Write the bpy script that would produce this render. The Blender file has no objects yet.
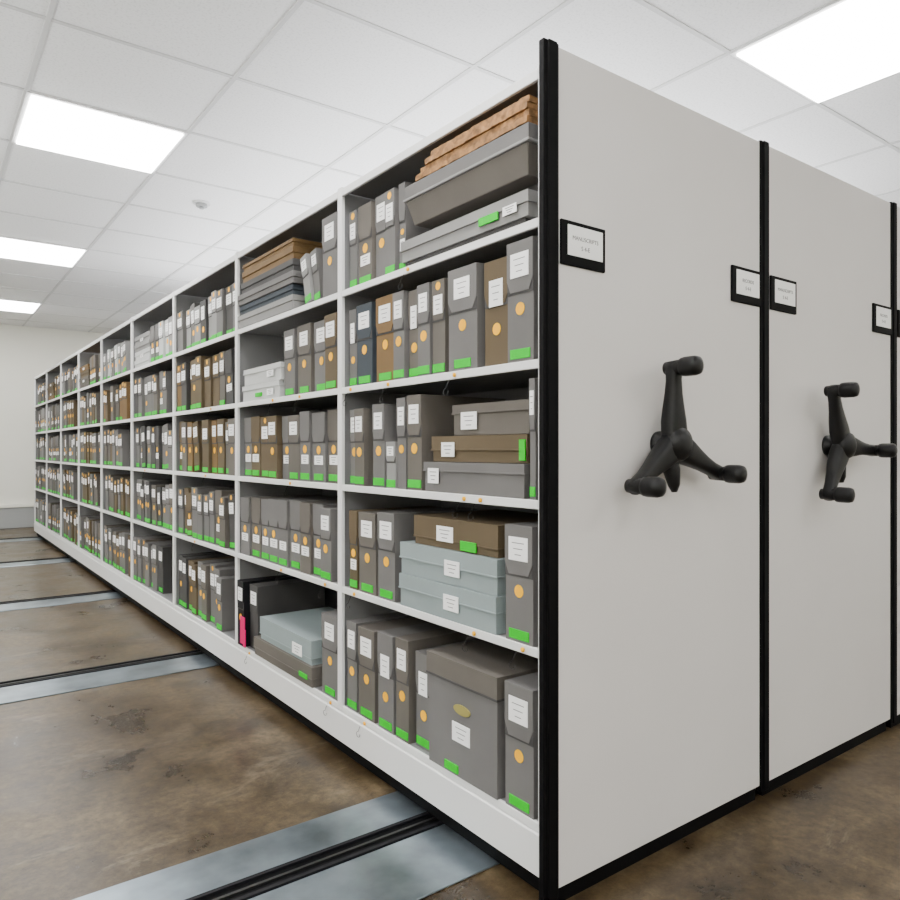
import bpy, math, random
from mathutils import Vector, Matrix
random.seed(11)
S=bpy.context.scene
C=S.collection

# ---------------------------------------------------------------- materials
def mat(name,col,rough=.5,metal=0,var=0.0,scale=6,bump=0,bscale=200,emit=None,es=0,spec=None):
    m=bpy.data.materials.new(name); m.use_nodes=True
    nt=m.node_tree; b=nt.nodes['Principled BSDF']
    b.inputs['Base Color'].default_value=(*col,1)
    b.inputs['Roughness'].default_value=rough
    b.inputs['Metallic'].default_value=metal
    if spec is not None: b.inputs['Specular IOR Level'].default_value=spec
    tc=nt.nodes.new('ShaderNodeTexCoord')
    if var>0:
        n=nt.nodes.new('ShaderNodeTexNoise'); n.inputs['Scale'].default_value=scale; n.inputs['Detail'].default_value=5
        r=nt.nodes.new('ShaderNodeValToRGB')
        r.color_ramp.elements[0].position=.3; r.color_ramp.elements[1].position=.7
        r.color_ramp.elements[0].color=(*[c*(1-var) for c in col],1)
        r.color_ramp.elements[1].color=(*[min(1,c*(1+var)) for c in col],1)
        nt.links.new(tc.outputs['Object'],n.inputs['Vector']); nt.links.new(n.outputs['Fac'],r.inputs['Fac'])
        nt.links.new(r.outputs['Color'],b.inputs['Base Color'])
    if bump>0:
        n2=nt.nodes.new('ShaderNodeTexNoise'); n2.inputs['Scale'].default_value=bscale; n2.inputs['Detail'].default_value=3
        bp=nt.nodes.new('ShaderNodeBump'); bp.inputs['Strength'].default_value=bump; bp.inputs['Distance'].default_value=.002
        nt.links.new(tc.outputs['Object'],n2.inputs['Vector']); nt.links.new(n2.outputs['Fac'],bp.inputs['Height'])
        nt.links.new(bp.outputs['Normal'],b.inputs['Normal'])
    if emit:
        b.inputs['Emission Color'].default_value=(*emit,1); b.inputs['Emission Strength'].default_value=es
    return m

M={}
M['panel']=mat('panel_laminate',(.65,.63,.62),.42,var=.02,scale=3,bump=.25,bscale=350)
M['black']=mat('black_rubber',(.0015,.0015,.002),.65,spec=.12)
M['handle']=mat('handle_plastic',(.003,.003,.0035),.42,bump=.2,bscale=400,spec=.3)
M['steel']=mat('white_painted_steel',(.74,.74,.74),.4)
M['steel2']=mat('shelf_steel_shaded',(.20,.20,.205),.45)  # light grey steel, colour darkened to carry the shade inside the shelves
M['g1']=mat('box_grey',(.140,.135,.133),.75,var=.1,scale=4,spec=.25)
M['g2']=mat('box_grey_warm',(.118,.106,.094),.75,var=.1,scale=4,spec=.25)
M['g3']=mat('box_grey_light',(.24,.237,.234),.75,var=.08,scale=4,spec=.3)
M['g4']=mat('box_grey_dark',(.062,.060,.060),.75,var=.1,scale=4,spec=.25)
M['br']=mat('box_tan',(.165,.100,.042),.75,var=.12,scale=5,spec=.25)
M['br2']=mat('box_olive_brown',(.105,.078,.046),.75,var=.1,scale=5,spec=.25)
M['bl']=mat('box_slate_blue',(.040,.050,.062),.7,var=.08,spec=.25)
M['lb']=mat('box_pale_blue',(.235,.285,.29),.7,var=.05)
M['wh']=mat('box_white',(.50,.51,.505),.7,var=.04)
M['blk']=mat('box_black',(.006,.006,.008),.6,spec=.2)
M['card']=mat('corrugated_cardboard',(.25,.125,.045),.85,var=.5,scale=45,bump=1,bscale=60)
M['label']=mat('paper_label',(.92,.92,.92),.6)
M['ink']=mat('label_ink',(.08,.08,.09),.7)
M['dot']=mat('yellow_sticker',(.95,.47,.0),.6,spec=.2)
M['tape']=mat('green_tape',(.0,.52,.008),.5,spec=.2)
M['pink']=mat('pink_tag',(.68,.0,.13),.5,spec=.2)
M['wire']=mat('wire_black',(.03,.03,.03),.4,.5)
M['plate']=mat('galvanised_plate',(.27,.32,.36),.3,.85,var=.45,scale=4)
M['wall']=mat('wall_paint',(.80,.79,.71),.6,var=.015,scale=2)
M['trimg']=mat('trim_grey',(.33,.34,.34),.5)
M['railm']=mat('rail_dark_steel',(.05,.05,.05),.4,.8)
M['tbar']=mat('ceiling_tbar',(.64,.64,.64),.5)
M['lamp']=mat('troffer_diffuser',(.9,.9,.9),.5,emit=(1,.99,.97),es=27)
M['hole']=mat('box_interior',(.30,.26,.07),.8)

# ceiling tile
m=mat('ceiling_tile',(.87,.87,.87),.85); M['tile']=m; 
nt=m.node_tree; b=nt.nodes['Principled BSDF']
tc=nt.nodes.new('ShaderNodeTexCoord'); n=nt.nodes.new('ShaderNodeTexNoise'); n.inputs['Scale'].default_value=80; n.inputs['Detail'].default_value=6
r=nt.nodes.new('ShaderNodeValToRGB'); r.color_ramp.elements[0].position=.36; r.color_ramp.elements[1].position=.48
r.color_ramp.elements[0].color=(.78,.78,.78,1); r.color_ramp.elements[1].color=(.89,.89,.89,1)
nt.links.new(tc.outputs['Object'],n.inputs['Vector']); nt.links.new(n.outputs['Fac'],r.inputs['Fac']); nt.links.new(r.outputs['Color'],b.inputs['Base Color'])
# floor
m=mat('stained_concrete',(.2,.15,.1),.3,spec=.4); M['floor']=m
nt=m.node_tree; b=nt.nodes['Principled BSDF']; L=nt.links.new
tc=nt.nodes.new('ShaderNodeTexCoord')
def mapped(sx,sy,rot=0):
    mp=nt.nodes.new('ShaderNodeMapping'); mp.inputs['Scale'].default_value=(sx,sy,1); mp.inputs['Rotation'].default_value=(0,0,rot)
    L(tc.outputs['Object'],mp.inputs['Vector']); return mp.outputs[0]
def noise(sc,det=6,rough=.6,dist=0,vec=None):
    n=nt.nodes.new('ShaderNodeTexNoise'); n.inputs['Scale'].default_value=sc; n.inputs['Detail'].default_value=det
    n.inputs['Roughness'].default_value=rough; n.inputs['Distortion'].default_value=dist
    L(vec or tc.outputs['Object'],n.inputs['Vector']); return n
def ramp(src,stops):
    r=nt.nodes.new('ShaderNodeValToRGB'); e=r.color_ramp.elements
    while len(e)<len(stops): e.new(.5)
    for k,(p,c) in enumerate(stops): e[k].position=p; e[k].color=(*c,1)
    L(src,r.inputs['Fac']); return r
def mix(f,a,bb,mode='MIX'):
    x=nt.nodes.new('ShaderNodeMix'); x.data_type='RGBA'; x.blend_type=mode
    if isinstance(f,(int,float)): x.inputs[0].default_value=f
    else: L(f,x.inputs[0])
    L(a,x.inputs[6]); L(bb,x.inputs[7]); return x.outputs[2]
n1=noise(2.1,12,.70,.15); r1=ramp(n1.outputs['Fac'],[(.34,(.022,.014,.007)),(.46,(.056,.038,.019)),(.57,(.092,.066,.036)),(.70,(.145,.110,.068))])
n2=noise(26,12,.78,.1); r2=ramp(n2.outputs['Fac'],[(.36,(.42,.40,.37)),(.64,(1.55,1.55,1.55))])
c=mix(.9,r1.outputs['Color'],r2.outputs['Color'],'MULTIPLY')
n3=noise(1.9,14,.78,.7,mapped(.7,1.9,.3)); r3=ramp(n3.outputs['Fac'],[(.57,(0,0,0)),(.63,(.38,.38,.38)),(.78,(.65,.65,.65))])
pl=nt.nodes.new('ShaderNodeRGB'); pl.outputs[0].default_value=(.23,.19,.14,1)
c=mix(r3.outputs['Color'],c,pl.outputs[0])
n4=noise(1.0,10,.7,.5,mapped(1,1.4,1.0)); r4=ramp(n4.outputs['Fac'],[(.36,(.38,.33,.28)),(.50,(1,1,1))])
c=mix(.9,c,r4.outputs['Color'],'MULTIPLY')
L(c,b.inputs['Base Color'])
rr=ramp(n1.outputs['Fac'],[(.3,(.22,.22,.22)),(.7,(.46,.46,.46))]); L(rr.outputs['Color'],b.inputs['Roughness'])
bp=nt.nodes.new('ShaderNodeBump'); bp.inputs['Strength'].default_value=.18; bp.inputs['Distance'].default_value=.004
L(n2.outputs['Fac'],bp.inputs['Height']); L(bp.outputs['Normal'],b.inputs['Normal'])

# ---------------------------------------------------------------- mesh builder
class MB:
    def __init__(s): s.v=[];s.f=[];s.m=[];s.mats=[]
    def mi(s,mn):
        if mn not in s.mats: s.mats.append(mn)
        return s.mats.index(mn)
    def add(s,vs,fs,mn,T=None):
        o=len(s.v)
        for p in vs:
            p=Vector(p)
            if T is not None: p=T@p
            s.v.append(p)
        k=s.mi(mn)
        for f in fs: s.f.append([o+i for i in f]); s.m.append(k)
    def box(s,x0,x1,y0,y1,z0,z1,mn,T=None,taper=0):
        t=taper
        vs=[(x0+t,y0+t,z0),(x1-t,y0+t,z0),(x1-t,y1-t,z0),(x0+t,y1-t,z0),(x0,y0,z1),(x1,y0,z1),(x1,y1,z1),(x0,y1,z1)]
        s.add(vs,[(0,3,2,1),(4,5,6,7),(0,1,5,4),(1,2,6,5),(2,3,7,6),(3,0,4,7)],mn,T)
    def prism(s,pts,x0,x1,mn,T=None):
        n=len(pts); vs=[(x0,y,z) for y,z in pts]+[(x1,y,z) for y,z in pts]
        fs=[tuple(range(n)),tuple(range(2*n-1,n-1,-1))]+[(i,i+n,(i+1)%n+n,(i+1)%n) for i in range(n)]
        s.add(vs,fs,mn,T)
    def disc(s,x0,x1,cy,cz,r,mn,T=None,n=16,rz=None):
        s.prism([(cy+r*math.cos(2*math.pi*i/n),cz+(rz or r)*math.sin(2*math.pi*i/n)) for i in range(n)],x0,x1,mn,T)
    def tube(s,pts,r,mn,n=10,T=None):
        pts=[Vector(p) for p in pts]; rs=r if isinstance(r,list) else [r]*len(pts)
        vs=[];fs=[]
        d0=(pts[1]-pts[0]).normalized(); up=Vector((0,0,1)) if abs(d0.z)<.9 else Vector((1,0,0))
        for i,p in enumerate(pts):
            d=(pts[min(i+1,len(pts)-1)]-pts[max(i-1,0)]).normalized()
            a=d.cross(up).normalized(); bq=a.cross(d).normalized()
            for k in range(n):
                t=2*math.pi*k/n; vs.append(p+a*math.cos(t)*rs[i]+bq*math.sin(t)*rs[i])
        for i in range(len(pts)-1):
            for k in range(n):
                fs.append((i*n+k,i*n+(k+1)%n,(i+1)*n+(k+1)%n,(i+1)*n+k))
        fs.append(tuple(range(n-1,-1,-1))); fs.append(tuple(range((len(pts)-1)*n,len(pts)*n)))
        s.add(vs,fs,mn,T)
    def obj(s,name,parent=None,bevel=0,smooth=False,seg=1):
        me=bpy.data.meshes.new(name); me.from_pydata([tuple(v) for v in s.v],[],s.f)
        for mn in s.mats: me.materials.append(M[mn])
        me.polygons.foreach_set('material_index',s.m)
        if smooth: me.polygons.foreach_set('use_smooth',[True]*len(s.f))
        me.update()
        import bmesh
        bm=bmesh.new(); bm.from_mesh(me); bmesh.ops.recalc_face_normals(bm,faces=bm.faces); bm.to_mesh(me); bm.free()
        o=bpy.data.objects.new(name,me); C.objects.link(o)
        if parent: o.parent=parent
        if bevel:
            bv=o.modifiers.new('bevel','BEVEL'); bv.width=bevel; bv.segments=seg; bv.limit_method='ANGLE'
        return o
def empty(name):
    e=bpy.data.objects.new(name,None); C.objects.link(e); return e

# ---------------------------------------------------------------- room
XW0,XW1,YW0,YW1,ZC=-2.9,8.4,-3.4,13.4,3.25
def simple(name,dims,mn):
    b=MB(); b.box(*dims,mn); return b.obj(name)
simple('floor',(XW0,XW1,YW0,YW1,-.1,0),'floor')
simple('ceiling',(XW0,XW1,YW0,YW1,ZC,ZC+.1),'tile')
simple('wall_back',(XW0,XW1,YW1,YW1+.1,0,ZC),'wall')
simple('wall_front',(XW0,XW1,YW0-.1,YW0,0,ZC),'wall')
simple('wall_left',(XW0-.1,XW0,YW0,YW1,0,ZC),'wall')
simple('wall_right',(XW1,XW1+.1,YW0,YW1,0,ZC),'wall')
b=MB(); b.box(XW0,XW1,YW1-.03,YW1,0,.33,'trimg'); b.box(XW0,XW1,YW1-.05,YW1,.33,.38,'wall'); b.obj('baseboard_back',bevel=.005)
b=MB(); b.box(XW0,XW0+.02,YW0,YW1-.06,0,.12,'trimg'); b.obj('baseboard_left')
# ceiling grid
TX=[-2.15,-1.27,-.39,.49,1.37,2.33,3.28,4.15,5.1,6.05,6.93,7.8]
TY=[-2.98,-2.14,-1.30,-.46,.38,1.22,2.06,2.93,3.78]+[4.60+.82*i for i in range(0,11)]
b=MB()
for x in TX:
    if XW0<x<XW1: b.box(x-.012,x+.012,YW0,YW1,ZC-.006,ZC,'tbar')
for y in TY:
    if YW0<y<YW1: b.box(XW0,XW1,y-.012,y+.012,ZC-.0055,ZC,'tbar')
b.obj('ceiling_grid')
# troffers
for x0,x1 in ((-2.15,-1.27),(.49,1.37),(3.28,4.15),(6.05,6.93)):
    for y0,y1 in ((-2.14,-1.30),(1.22,2.06),(4.60,5.42),(7.88,8.70),(11.16,11.98)):
        e=empty('ceiling_light')
        b=MB(); w=.025
        for q in ((x0,x1,y0,y0+w),(x0,x1,y1-w,y1),(x0,x0+w,y0+w,y1-w),(x1-w,x1,y0+w,y1-w)):
            b.box(*q,ZC-.012,ZC-.001,'steel')
        b.obj('frame',e)
        b=MB(); b.box(x0+w,x1-w,y0+w,y1-w,ZC-.022,ZC-.002,'lamp'); b.obj('diffuser',e)
# detector
b=MB(); cx,cy=1.85,5.86
T=Matrix.Translation((cx,cy,ZC))@Matrix.Rotation(math.pi/2,4,'Y')
b.disc(0,.012,0,0,.07,'tbar',T,24); b.disc(.012,.035,0,0,.045,'trimg',T,24); b.disc(.035,.05,0,0,.02,'trimg',T,16)
b.obj('smoke_detector',bevel=.003)

# ---------------------------------------------------------------- floor rails
def rail(ya,full):
    e=empty('floor_rail_track')
    x0,x1=XW0+.03,XW1-.03
    b=MB()
    if full: b.box(x0,x1,ya+.10,ya+.29,0,.006,'plate')
    b.box(x0,x1,ya-.28,ya,0,.006,'plate')
    b.obj('cover_plate',e,bevel=.002)
    b=MB(); b.box(x0,x1,ya,ya+.10,0,.002,'black'); b.box(x0,x1,ya+.004,ya+.018,.002,.010,'blk'); b.box(x0,x1,ya+.082,ya+.096,.002,.010,'blk')
    b.obj('groove',e)
    b=MB(); b.box(x0,x1,ya+.045,ya+.055,.002,.008,'railm'); b.obj('rail',e)
rail(1.93,True)
for y in (4.42,6.80,9.25,11.7): rail(y,False)

# ---------------------------------------------------------------- shelving units
NB=9; Y0=1.425; P=1.172; ZS=[1.89,1.50,1.11,.70,.22]
YE=Y0+NB*P
def unit(xo,detail):
    e=empty('mobile_shelving_unit')
    x0,x1=xo+.012,xo+1.02
    xm=(x0+x1)/2
    b=MB()
    for i in range(NB+1):
        y=Y0+i*P
        a=.017
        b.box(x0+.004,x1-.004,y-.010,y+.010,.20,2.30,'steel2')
        b.box(x0,x0+.016,y-a,y+a,.20,2.31,'steel'); b.box(x1-.016,x1,y-a,y+a,.20,2.31,'steel')
    b.obj('uprights',e,bevel=.002)
    b=MB()
    for i in range(NB):
        ya,yb=Y0+i*P+.018,Y0+(i+1)*P-.018
        for z in ZS:
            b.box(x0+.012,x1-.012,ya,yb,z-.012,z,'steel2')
            b.box(x0+.001,x0+.012,ya,yb,z-.024,z+.001,'steel'); b.box(x1-.012,x1-.001,ya,yb,z-.024,z+.001,'steel')
        b.box(x0+.012,x1-.012,ya,yb,2.288,2.300,'steel2')
        b.box(x0+.001,x0+.012,ya,yb,2.272,2.302,'steel'); b.box(x1-.012,x1-.001,ya,yb,2.272,2.302,'steel')
    b.obj('shelves',e,bevel=.0015)
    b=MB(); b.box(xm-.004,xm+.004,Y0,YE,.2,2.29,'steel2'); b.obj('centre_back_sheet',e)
    b=MB(); b.box(x0-.004,x1+.004,Y0-.005,YE+.02,.075,.195,'steel'); b.obj('carriage',e,bevel=.004)
    b=MB(); b.box(x0+.03,x1-.03,Y0,YE,.012,.075,'black')  # solid black block in place of the shadow gap under the carriage
    b.obj('carriage_shadow_gap',e)
    b=MB(); b.box(xo+.040,xo+1.045,1.392,1.412,.055,2.348,'panel'); b.obj('end_panel',e,bevel=.003)
    b=MB(); b.box(xo-.018,xo+.040,1.388,1.408,.035,2.352,'black'); b.box(xo-.004,xo+.03,1.383,1.389,.035,2.352,'black')
    b.obj('edge_bumper',e,bevel=.004,seg=2)
    b=MB(); b.box(xo+.03,xo+1.045,1.41,1.43,.0,.075,'black'); b.obj('kick_plate',e)
    for (a,t) in ((.045,'MANUSCRIPTS'),(.862,'RECORDS')):
        b=MB(); xa=xo+a; xb=xa+.178
        b.box(xa,xb,1.384,1.393,1.757,1.880,'black'); b.obj('label_holder',e,bevel=.002)
        b=MB(); b.box(xa+.024,xb-.014,1.3825,1.3845,1.785,1.868,'label'); b.obj('label_card',e)
        for k,(s,tx,zz) in enumerate(((.016,t,1.829),(.017,'S 4-E',1.803))):
            cu=bpy.data.curves.new('label_text','FONT'); cu.body=tx; cu.size=s; cu.align_x='CENTER'; cu.extrude=.0002
            cu.materials.append(M['ink'])
            o=bpy.data.objects.new('label_text',cu); C.objects.link(o); o.parent=e
            o.location=((xa+xb)/2+.004,1.3822,zz); o.rotation_euler=(math.pi/2,0,0)
    return e

def handle(cx,cz,ang,e):
    b=MB(); T=Matrix.Translation((cx,1.392,cz))@Matrix.Rotation(math.pi/2,4,'X')
    b.tube([Vector((0,0,z)) for z in (0,.010,.018,.05)],[.040,.040,.030,.030],'handle',24,T)
    K=[(.036,.042),(.050,.052),(.052,.080),(.046,.092),(.030,.100),(.024,.104),(.008,.106)]
    b.tube([Vector((0,0,z)) for r,z in K],[r for r,z in K],'handle',24,T)
    for a in ang:
        t=math.radians(a); R=T@Matrix.Rotation(t,4,'Z')
        st=[(.0,.045,.036,.086),(.035,.044,.034,.088),(.07,.039,.032,.089),(.11,.031,.036,.088),(.15,.025,.043,.087),(.19,.022,.049,.088),(.226,.024,.052,.092),(.247,.017,.056,.090)]
        n=14; vs=[];fs=[]
        for x,w,zb,zt in st:
            zc=(zb+zt)/2; h=(zt-zb)/2
            for k in range(n):
                q=2*math.pi*k/n; c_,s_=math.cos(q),math.sin(q)
                vs.append((x,w*math.copysign(abs(c_)**.6,c_),zc+h*math.copysign(abs(s_)**.6,s_)))
        for i in range(len(st)-1):
            for k in range(n): fs.append((i*n+k,i*n+(k+1)%n,(i+1)*n+(k+1)%n,(i+1)*n+k))
        fs.append(tuple(range(n))); fs.append(tuple(range((len(st)-1)*n,len(st)*n)))
        b.add(vs,fs,'handle',R)
        K=[(.020,.045),(.023,.090),(.022,.096),(.022,.099),(.0275,.102),(.029,.112),(.029,.145),(.026,.156),(.012,.162)]
        b.tube([Vector((.228,0,z)) for r,z in K],[r for r,z in K],'handle',20,R)
    b.obj('crank_handle',e,smooth=True)
    b=MB()
    b.tube([Vector((.0,-.03,.03)),Vector((.005,-.08,.045)),Vector((.01,-.125,.05)),Vector((.012,-.145,.05))],[.030,.026,.018,.009],'handle',12,T)
    b.obj('release_lever',e,smooth=True)
units=[]
for k in range(5):
    u=unit(1.36+1.063*k,k==0); units.append(u)
    ang=[(95,336,212),(115,355,234),(80,200,320),(100,220,340),(90,210,330)][k]
    handle(1.832+1.058*k,1.268,ang,u)

# ---------------------------------------------------------------- boxes
XF=1.378
boxes=empty('archival_document_boxes')
def lab(b,y0,y1,z0,z1,x,T=None,lines=3):
    b.box(x-.0012,x+.001,y0,y1,z0,z1,'label',T)
    h=(z1-z0); w=y1-y0
    for k in range(lines):
        zz=z1-h*(k+1)/(lines+1); ins=w*(.18+.15*((k*7)%3)/2)
        b.box(x-.0016,x-.0010,y0+ins,y1-ins,zz-.0011,zz+.0011,'ink',T)
def doc(b,ya,yb,z,h,col='g1',style=None,x=None,lean=0,near=True,tape=True,dot=True):
    x=x if x is not None else XF+random.uniform(0,.035)
    ym=(ya+yb)/2; w=yb-ya
    T=Matrix.Translation((0,ym,z))
    if lean: T=T@Matrix.Translation((0,-w/2 if lean>0 else w/2,0))@Matrix.Rotation(math.radians(lean),4,'X')@Matrix.Translation((0,w/2 if lean>0 else -w/2,0))
    g=w/2-.002
    b.box(x+.003,x+.38,-g,g,0,h-.004,col,T)
    b.box(x,x+.383,-g-.001,g+.001,h-.004,h,col,T)
    fl=h*.42
    b.prism([(-g,h-.001),(g,h-.001),(g,h-fl*.75),(g*.72,h-fl),(-g*.72,h-fl),(-g,h-fl*.75)],x-.001,x+.003,col,T)
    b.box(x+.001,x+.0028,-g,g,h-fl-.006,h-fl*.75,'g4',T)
    lw=min(g*.70,.040); st=style if style is not None else random.choice([0,0,1,1,2])
    xl=x-.0012; xb=x+.0022; dr=min(.0185,g*.54)
    if st==0:
        lab(b,-lw,lw,h*.70,h*.90,xl,T,3)
        if dot: b.disc(xb-.001,xb,0,h*.44,dr,'dot',T)
    elif st==1:
        lab(b,-lw,lw,h*.64,h*.84,xl,T,3)
        if dot: b.disc(xl,x-.0005,0,h*.935,min(.014,g*.5),'dot',T)
    elif st==2:
        lab(b,-lw*.8,lw*.8,h*.5+.02,h*.5+.10,xl,T,3)
        if dot: b.disc(xb-.001,xb,0,h*.35,dr,'dot',T)
    elif st==3:
        if dot: b.disc(xb-.001,xb,0,h*.46,dr,'dot',T)
        lab(b,-lw,lw,h*.25,h*.38,xb,T,3)
    if tape: b.box(x+.0005,x+.0035,-min(g,.045)*.92,min(g,.045)*.92,h*.03,h*.03+.027,'tape',T)
def flat(b,ya,yb,z0,z1,col='g1',lidc=None,x=XF+.01,d=.38,lidh=.35,label=None,tape=None,body_in=.004,lip=True):
    lidc=lidc or col
    zl=z1-(z1-z0)*lidh
    b.box(x+body_in,x+d-body_in,ya+body_in,yb-body_in,z0,zl+.001,col)
    b.box(x,x+d,ya,yb,zl,z1,lidc)
    if lip: b.box(x-.002,x+d,ya-.002,yb+.002,zl-.001,zl+.004,lidc)
    if label: lab(b,label[0],label[1],label[2],label[3],x-.0025,None,3)
    if tape: b.box(x-.0045,x-.001,tape[0],tape[1],tape[2],tape[3],'tape')
def fin(b,name,bev=.0022): return b.obj(name,boxes,bevel=bev)

# ---- bay 1
z=ZS[0]; b=MB()
doc(b,2.495,2.555,z,.31,'g1',1); doc(b,2.385,2.49,z,.315,'g2',3,dot=True); doc(b,2.29,2.38,z,.325,'g1',0,tape=False); doc(b,2.215,2.285,z,.315,'g1',1); doc(b,2.165,2.21,z,.325,'g1',3,x=XF+.03)
fin(b,'upright_cases')
b=MB()
flat(b,1.475,2.13,z+.016,z+.088,'g3',x=XF-.012,lidh=.45,label=None,tape=(1.60,1.69,z+.034,z+.058))
lab(b,1.52,1.58,z+.036,z+.062,XF-.0145)
b.box(XF+.0,XF+.36,1.5,2.1,z+.0,z+.016,'g4')
b.box(XF+.08,XF+.37,1.52,2.06,z+.088,z+.140,'g4')
fin(b,'flat_box_low')
b=MB()
x=XF-.01
b.box(x,x+.40,1.478,2.10,z+.140,z+.222,'g2',None,.022)
b.box(x-.006,x+.406,1.470,2.11,z+.222,z+.232,'g3')
b.box(x-.002,x+.40,1.474,2.105,z+.232,z+.275,'g1')
fin(b,'lidded_portfolio_box')
# rough slab of brown board lying on top, slightly ragged layers
b=MB(); n=40; rnd=random.Random(3)
for k in range(4):
    z0_=z+.277+k*.0195; th=.0175
    ln_=.56-k*.028
    ys=[1.478+i*ln_/n for i in range(n+1)]
    vs=[];fs=[]
    for i,yy in enumerate(ys):
        xj=XF-.012+rnd.uniform(-.0025,.0025)+(k%2)*.006; zj=rnd.uniform(-.0006,.0006)
        vs+= [(xj,yy,z0_),(xj+rnd.uniform(-.0015,.0015),yy,z0_+th+zj),(XF+.37,yy,z0_+th+zj),(XF+.37,yy,z0_)]
    for i in range(n):
        a=i*4; c4=a+4
        for q in range(4): fs.append((a+q,a+(q+1)%4,c4+(q+1)%4,c4+q))
    fs.append((0,1,2,3)); fs.append((n*4,n*4+3,n*4+2,n*4+1))
    b.add(vs,fs,'card')
fin(b,'brown_board_slab',0)

z=ZS[1]; b=MB()
doc(b,2.50,2.56,z,.31,'g1',2); doc(b,2.37,2.49,z,.315,'bl',0,x=XF+.012); doc(b,2.215,2.345,z,.32,'br',0,x=XF+.014)
doc(b,2.135,2.21,z,.315,'g1',0,x=XF+.004); doc(b,2.06,2.13,z,.31,'g2',2,x=XF+.02,dot=True); doc(b,1.98,2.055,z,.315,'g1',0,x=XF+.006); doc(b,1.90,1.975,z,.315,'g2',1,x=XF+.012)
doc(b,1.715,1.865,z,.325,'g1',0,x=XF-.002,tape=True); doc(b,1.585,1.70,z,.32,'br2',2,x=XF+.014,tape=False); doc(b,1.462,1.575,z,.345,'g1',0,x=XF-.004)
fin(b,'upright_cases')
z=ZS[2]; b=MB()
doc(b,2.49,2.56,z,.30,'g1',0); doc(b,2.405,2.48,z,.30,'g2',0,x=XF-.004); doc(b,2.255,2.34,z,.31,'g1',0,x=XF-.004); 
doc(b,2.185,2.25,z,.17,'g3',0,x=XF,dot=False);doc(b,2.12,2.18,z,.325,'g1',0,x=XF+.002,tape=False); doc(b,2.02,2.11,z,.33,'g2',0,x=XF)
doc(b,1.458,1.485,z,.34,'g1',0,x=XF,dot=False)
fin(b,'upright_cases')
b=MB()
flat(b,1.50,2.0,z+.002,z+.10,'g1',lidh=.3,x=XF-.004,label=(1.91,1.97,z+.03,z+.08))
flat(b,1.50,1.97,z+.102,z+.185,'br2',lidh=.55,x=XF+.008,label=(1.84,1.91,z+.118,z+.165),tape=(1.505,1.53,z+.11,z+.17))
flat(b,1.505,1.87,z+.187,z+.285,'g2',lidh=.3,x=XF+.02,label=(1.74,1.82,z+.205,z+.26))
fin(b,'flat_box_stack')
z=ZS[3]; b=MB()
doc(b,2.475,2.54,z,.31,'br2',3); doc(b,2.33,2.46,z,.31,'g2',0,x=XF+.004); doc(b,2.19,2.31,z,.32,'g1',0,x=XF+.0)
doc(b,1.465,1.585,z,.335,'g1',0,x=XF-.003)
fin(b,'upright_cases')
b=MB()
flat(b,1.62,2.15,z+.002,z+.115,'lb',lidh=.45,x=XF-.006,label=(1.80,1.88,z+.035,z+.085))
flat(b,1.62,2.15,z+.117,z+.225,'lb',lidh=.5,x=XF-.002,label=(1.80,1.88,z+.145,z+.195))
flat(b,1.63,2.08,z+.227,z+.325,'br2',lidh=.75,x=XF+.01,label=(1.85,1.94,z+.25,z+.30),tape=(1.73,1.81,z+.232,z+.262))
fin(b,'flat_box_stack')
z=ZS[4]; b=MB()
doc(b,2.475,2.555,z,.35,'g1',0,x=XF+.004); doc(b,2.335,2.46,z,.345,'g2',0,x=XF+.002); doc(b,2.20,2.31,z,.355,'g1',2,x=XF); doc(b,2.10,2.185,z,.36,'g2',0,x=XF); doc(b,1.99,2.085,z,.33,'g1',2,x=XF+.02,tape=True)
doc(b,1.462,1.585,z,.36,'g1',0,x=XF-.004)
fin(b,'upright_cases')
b=MB(); x=XF-.012
b.box(x+.004,x+.38,1.612,1.962,z,z+.30,'g1'); b.box(x-.002,x+.386,1.606,1.968,z+.295,z+.362,'g2'); b.box(x-.003,x+.387,1.605,1.969,z+.290,z+.297,'g4')
b.disc(x+.0,x+.0045,1.78,z+.215,.042,'hole',None,20,.016)
lab(b,1.74,1.83,z+.11,z+.17,x+.002); b.box(x+.0,x+.0045,1.80,1.87,z+.008,z+.034,'tape')
fin(b,'carton_with_lid',.004)

# ---- bay 2
z=ZS[0]; b=MB()
zz=z+.002
for (hh,c_,i_,lh) in ((.066,'g3',0,.4),(.05,'bl',.01,.5),(.055,'g1',.0,.5),(.06,'g4',.012,.5),(.06,'br',.018,.5),(.035,'br',.02,.5)):
    flat(b,3.04+i_*2,3.735-i_,zz,zz+hh,c_,x=XF-.01+i_,lidh=lh); zz+=hh+.002
fin(b,'flat_box_stack')
b=MB(); doc(b,2.865,2.93,z,.22,'g3',0,x=XF,lean=-14,dot=False); doc(b,2.80,2.86,z,.23,'g1',0,x=XF+.01,dot=False,lean=-10); doc(b,2.63,2.765,z,.335,'g1',0,x=XF,tape=False)
fin(b,'upright_cases')
z=ZS[1]; b=MB(); flat(b,3.24,3.72,z+.002,z+.085,'wh',lidh=.3,label=(3.3,3.38,z+.02,z+.05)); flat(b,3.22,3.70,z+.087,z+.17,'wh',lidh=.3,label=(3.3,3.38,z+.11,z+.14)); b.box(XF+.006,XF+.0105,3.45,3.53,z+.02,z+.04,'tape')
fin(b,'white_flat_boxes')
b=MB(); doc(b,3.08,3.20,z,.31,'g1',0); doc(b,2.92,3.06,z,.315,'g2',0); doc(b,2.76,2.90,z,.31,'g1',0); doc(b,2.64,2.75,z,.315,'br2',0)
fin(b,'upright_cases')
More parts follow.
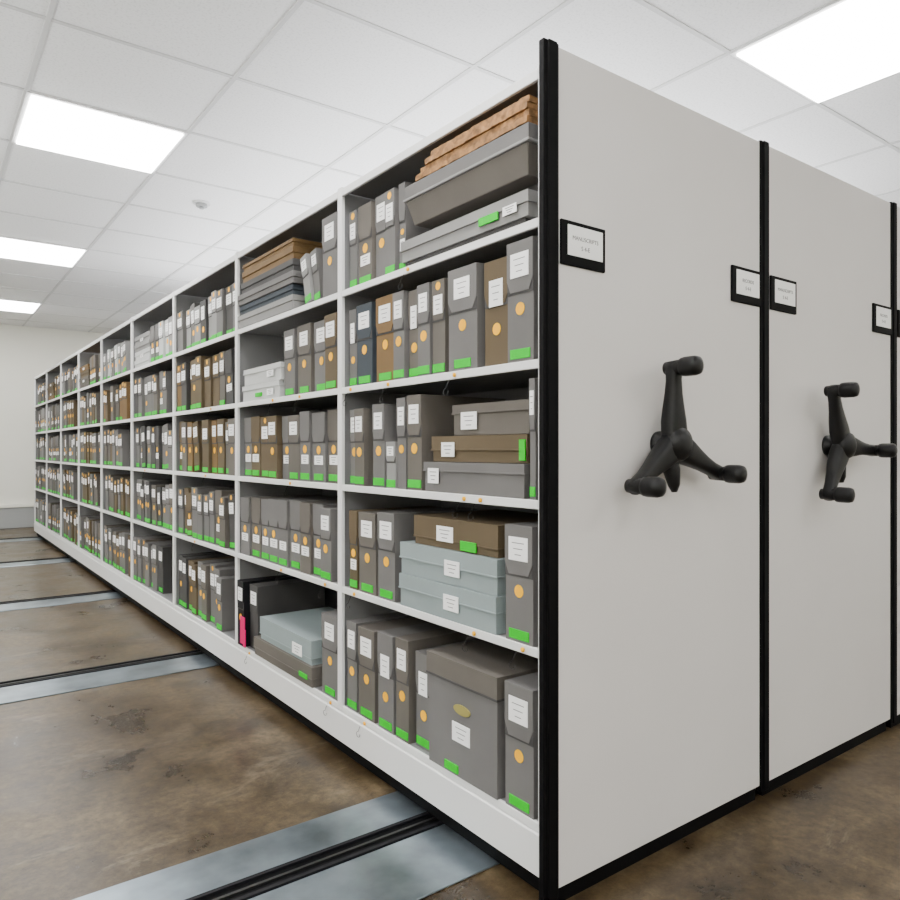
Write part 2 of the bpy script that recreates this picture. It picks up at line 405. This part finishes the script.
def row(b,ya,yb,z,h,wmin=.08,wmax=.125,cols=('g1','g1','g1','g2','g2','g3','g4'),fill=1.0,tidy=False):
    y=yb-.004; end=ya+(yb-ya)*(1-fill); i=0
    st=random.choice([0,0,3,1])
    leaning=False
    while True:
        w=random.uniform(wmin,wmax)
        hh=h+(random.uniform(-.01,.01) if tidy else random.choice([0,0,0,-.03,.012,-.012])+random.uniform(-.008,.008))
        ln=0
        if not tidy and i>1 and not leaning and random.random()<.10:
            ln=-random.uniform(3,6); y-=hh*math.sin(math.radians(-ln)); 
        if y-w<end+.004: break
        doc(b,y-w,y,z,hh,random.choice(cols),st if random.random()<.7 else random.choice([0,1,2,3]),tape=random.random()<.82,dot=random.random()<.94,lean=ln)
        y-=w+.003; i+=1
        leaning=bool(ln)
    if end-ya>.16 and random.random()<.7:
        doc(b,y-.085-h*.105,y-h*.105,z,h-.02,random.choice(cols),st,lean=-5.5)
b=MB(); row(b,2.62,3.735,ZS[2],.31,.10,.13,('g1','g2','g1','g2','br2'),tidy=True); fin(b,'upright_cases')
b=MB(); row(b,2.62,3.735,ZS[3],.31,.10,.125,('g1','g2','g1'),tidy=True); fin(b,'upright_cases')
z=ZS[4]; b=MB(); doc(b,3.65,3.74,z,.34,'blk',0,tape=False,x=XF-.01); doc(b,3.53,3.64,z,.33,'g4',0,tape=False,dot=False)
doc(b,2.63,2.78,z,.34,'g1',0); fin(b,'upright_cases')
b=MB(); b.box(XF-.016,XF-.012,3.62,3.68,z+.02,z+.16,'pink'); b.box(XF-.02,XF-.016,3.60,3.63,z+.01,z+.1,'pink'); b.obj('pink_tag',boxes)
b=MB(); flat(b,2.84,3.50,z+.002,z+.09,'g2',x=XF-.012,lidh=.6,tape=(2.88,2.96,z+.03,z+.05)); flat(b,2.86,3.44,z+.092,z+.20,'lb',x=XF-.004,lidh=.75,label=(2.95,3.05,z+.11,z+.16)); fin(b,'flat_box_stack')

# ---- bays 3..9
pal={2:('g1','g2','g4','g1','br2'),3:('g1','g2','g1','g4'),4:('g1','g2','g1','br2'),5:('g2','g1','br2'),6:('g1','g2','br2'),7:('g1','g3','g2'),8:('g1','g3')}
for i in range(2,NB):
    ya,yb=Y0+i*P+.02,Y0+(i+1)*P-.02
    for s,z in enumerate(ZS):
        b=MB(); cols=pal[i]; 
        if s==0: 
            cols=('g3','g1','g4','g2') if i%2==0 else ('wh','g3','g1')
            if i==4: cols=('g3','wh','g1')
            if i in(5,7): cols=('br','br2','g2')
        if s==1 and i==2: cols=('br2','br2','g2','g4','br')
        if s==2 and i==2: cols=('br2','g2','br','br2')
        if s==1 and i in (4,6): cols=('br','br2','g2','g1')
        if s==2 and i in (5,): cols=('br2','g2','g1')
        f=1.0 if random.random()<.5 else random.uniform(.68,.92)
        h=.31 if s<4 else .33
        if s==0: h=.275
        if s==0 and i in (3,5,7):
            zz=z+.002
            for k in range(4):
                hh=random.uniform(.045,.065); o_=random.uniform(0,.03)
                flat(b,yb-.5+o_,yb-.01-o_,zz,zz+hh,random.choice(cols),x=XF+o_/2,lidh=.5,label=(yb-.3,yb-.22,zz+.008,zz+.03) if k%2 else None); zz+=hh+.002
            row(b,ya,yb-.52,z,h,.085,.12,cols,1.0)
        else: row(b,ya,yb,z,h,.085,.12,cols,f)
        fin(b,'upright_cases',0 if i>3 else .0022)

# ---- shelf-edge wires and yellow dots
b=MB()
def wire(y,z,sz=.03):
    pts=[(1.372,y,z+.0),(1.366,y+.004,z-.015),(1.364,y+.010,z-.03)]
    for k in range(9):
        t=math.pi*2*k/10; pts.append((1.364,y+.010+sz*.45*math.sin(t),z-.03-sz*.5*(1-math.cos(t))*.7))
    b.tube([Vector(p) for p in pts],.0010,'wire',6)
    b.disc(1.3665,1.3705,y-.03,z+.012,.007,'dot')
for (y,s) in ((2.25,1),(2.53,1),(1.72,2),(1.80,2),(2.5,3),(1.75,3),(1.53,3),(2.42,4),(3.0,1),(2.75,3),(3.2,3),(2.7,4),(3.6,4),(3.3,1),(4.2,1),(4.5,3),(5.7,2),(2.12,0),(1.85,1),(3.1,2),(4.3,2)):
    wire(y,ZS[s]-.024)
b.obj('shelf_label_wires',units[0],smooth=True)

# ---------------------------------------------------------------- added unseen fill lights, aimed up to brighten the ceiling
def up(x,y,z,sx,sy,p):
    l=bpy.data.lights.new('added_ceiling_fill','AREA'); l.shape='RECTANGLE'; l.size=sx; l.size_y=sy; l.energy=p; l.color=(.97,.98,1)
    o=bpy.data.objects.new('added_ceiling_fill',l); C.objects.link(o); o.location=(x,y,z); o.rotation_euler=(math.pi,0,0)
up(-1.6,-1.2,1.6,1,1,140)
up(-2.0,5.5,1.6,.8,5,150)
up(4.0,5.5,2.42,4,6,260)

# ---------------------------------------------------------------- world & camera
w=bpy.data.worlds.new('World'); S.world=w; w.use_nodes=True
w.node_tree.nodes['Background'].inputs[0].default_value=(.8,.82,.85,1); w.node_tree.nodes['Background'].inputs[1].default_value=.2
cam=bpy.data.cameras.new('Camera'); cam.lens=718/900*36; cam.sensor_width=36; cam.clip_start=.05
co=bpy.data.objects.new('Camera',cam); C.objects.link(co)
co.location=(0,0,1.25); co.rotation_euler=(math.radians(90),0,math.radians(-36.6))
S.camera=co
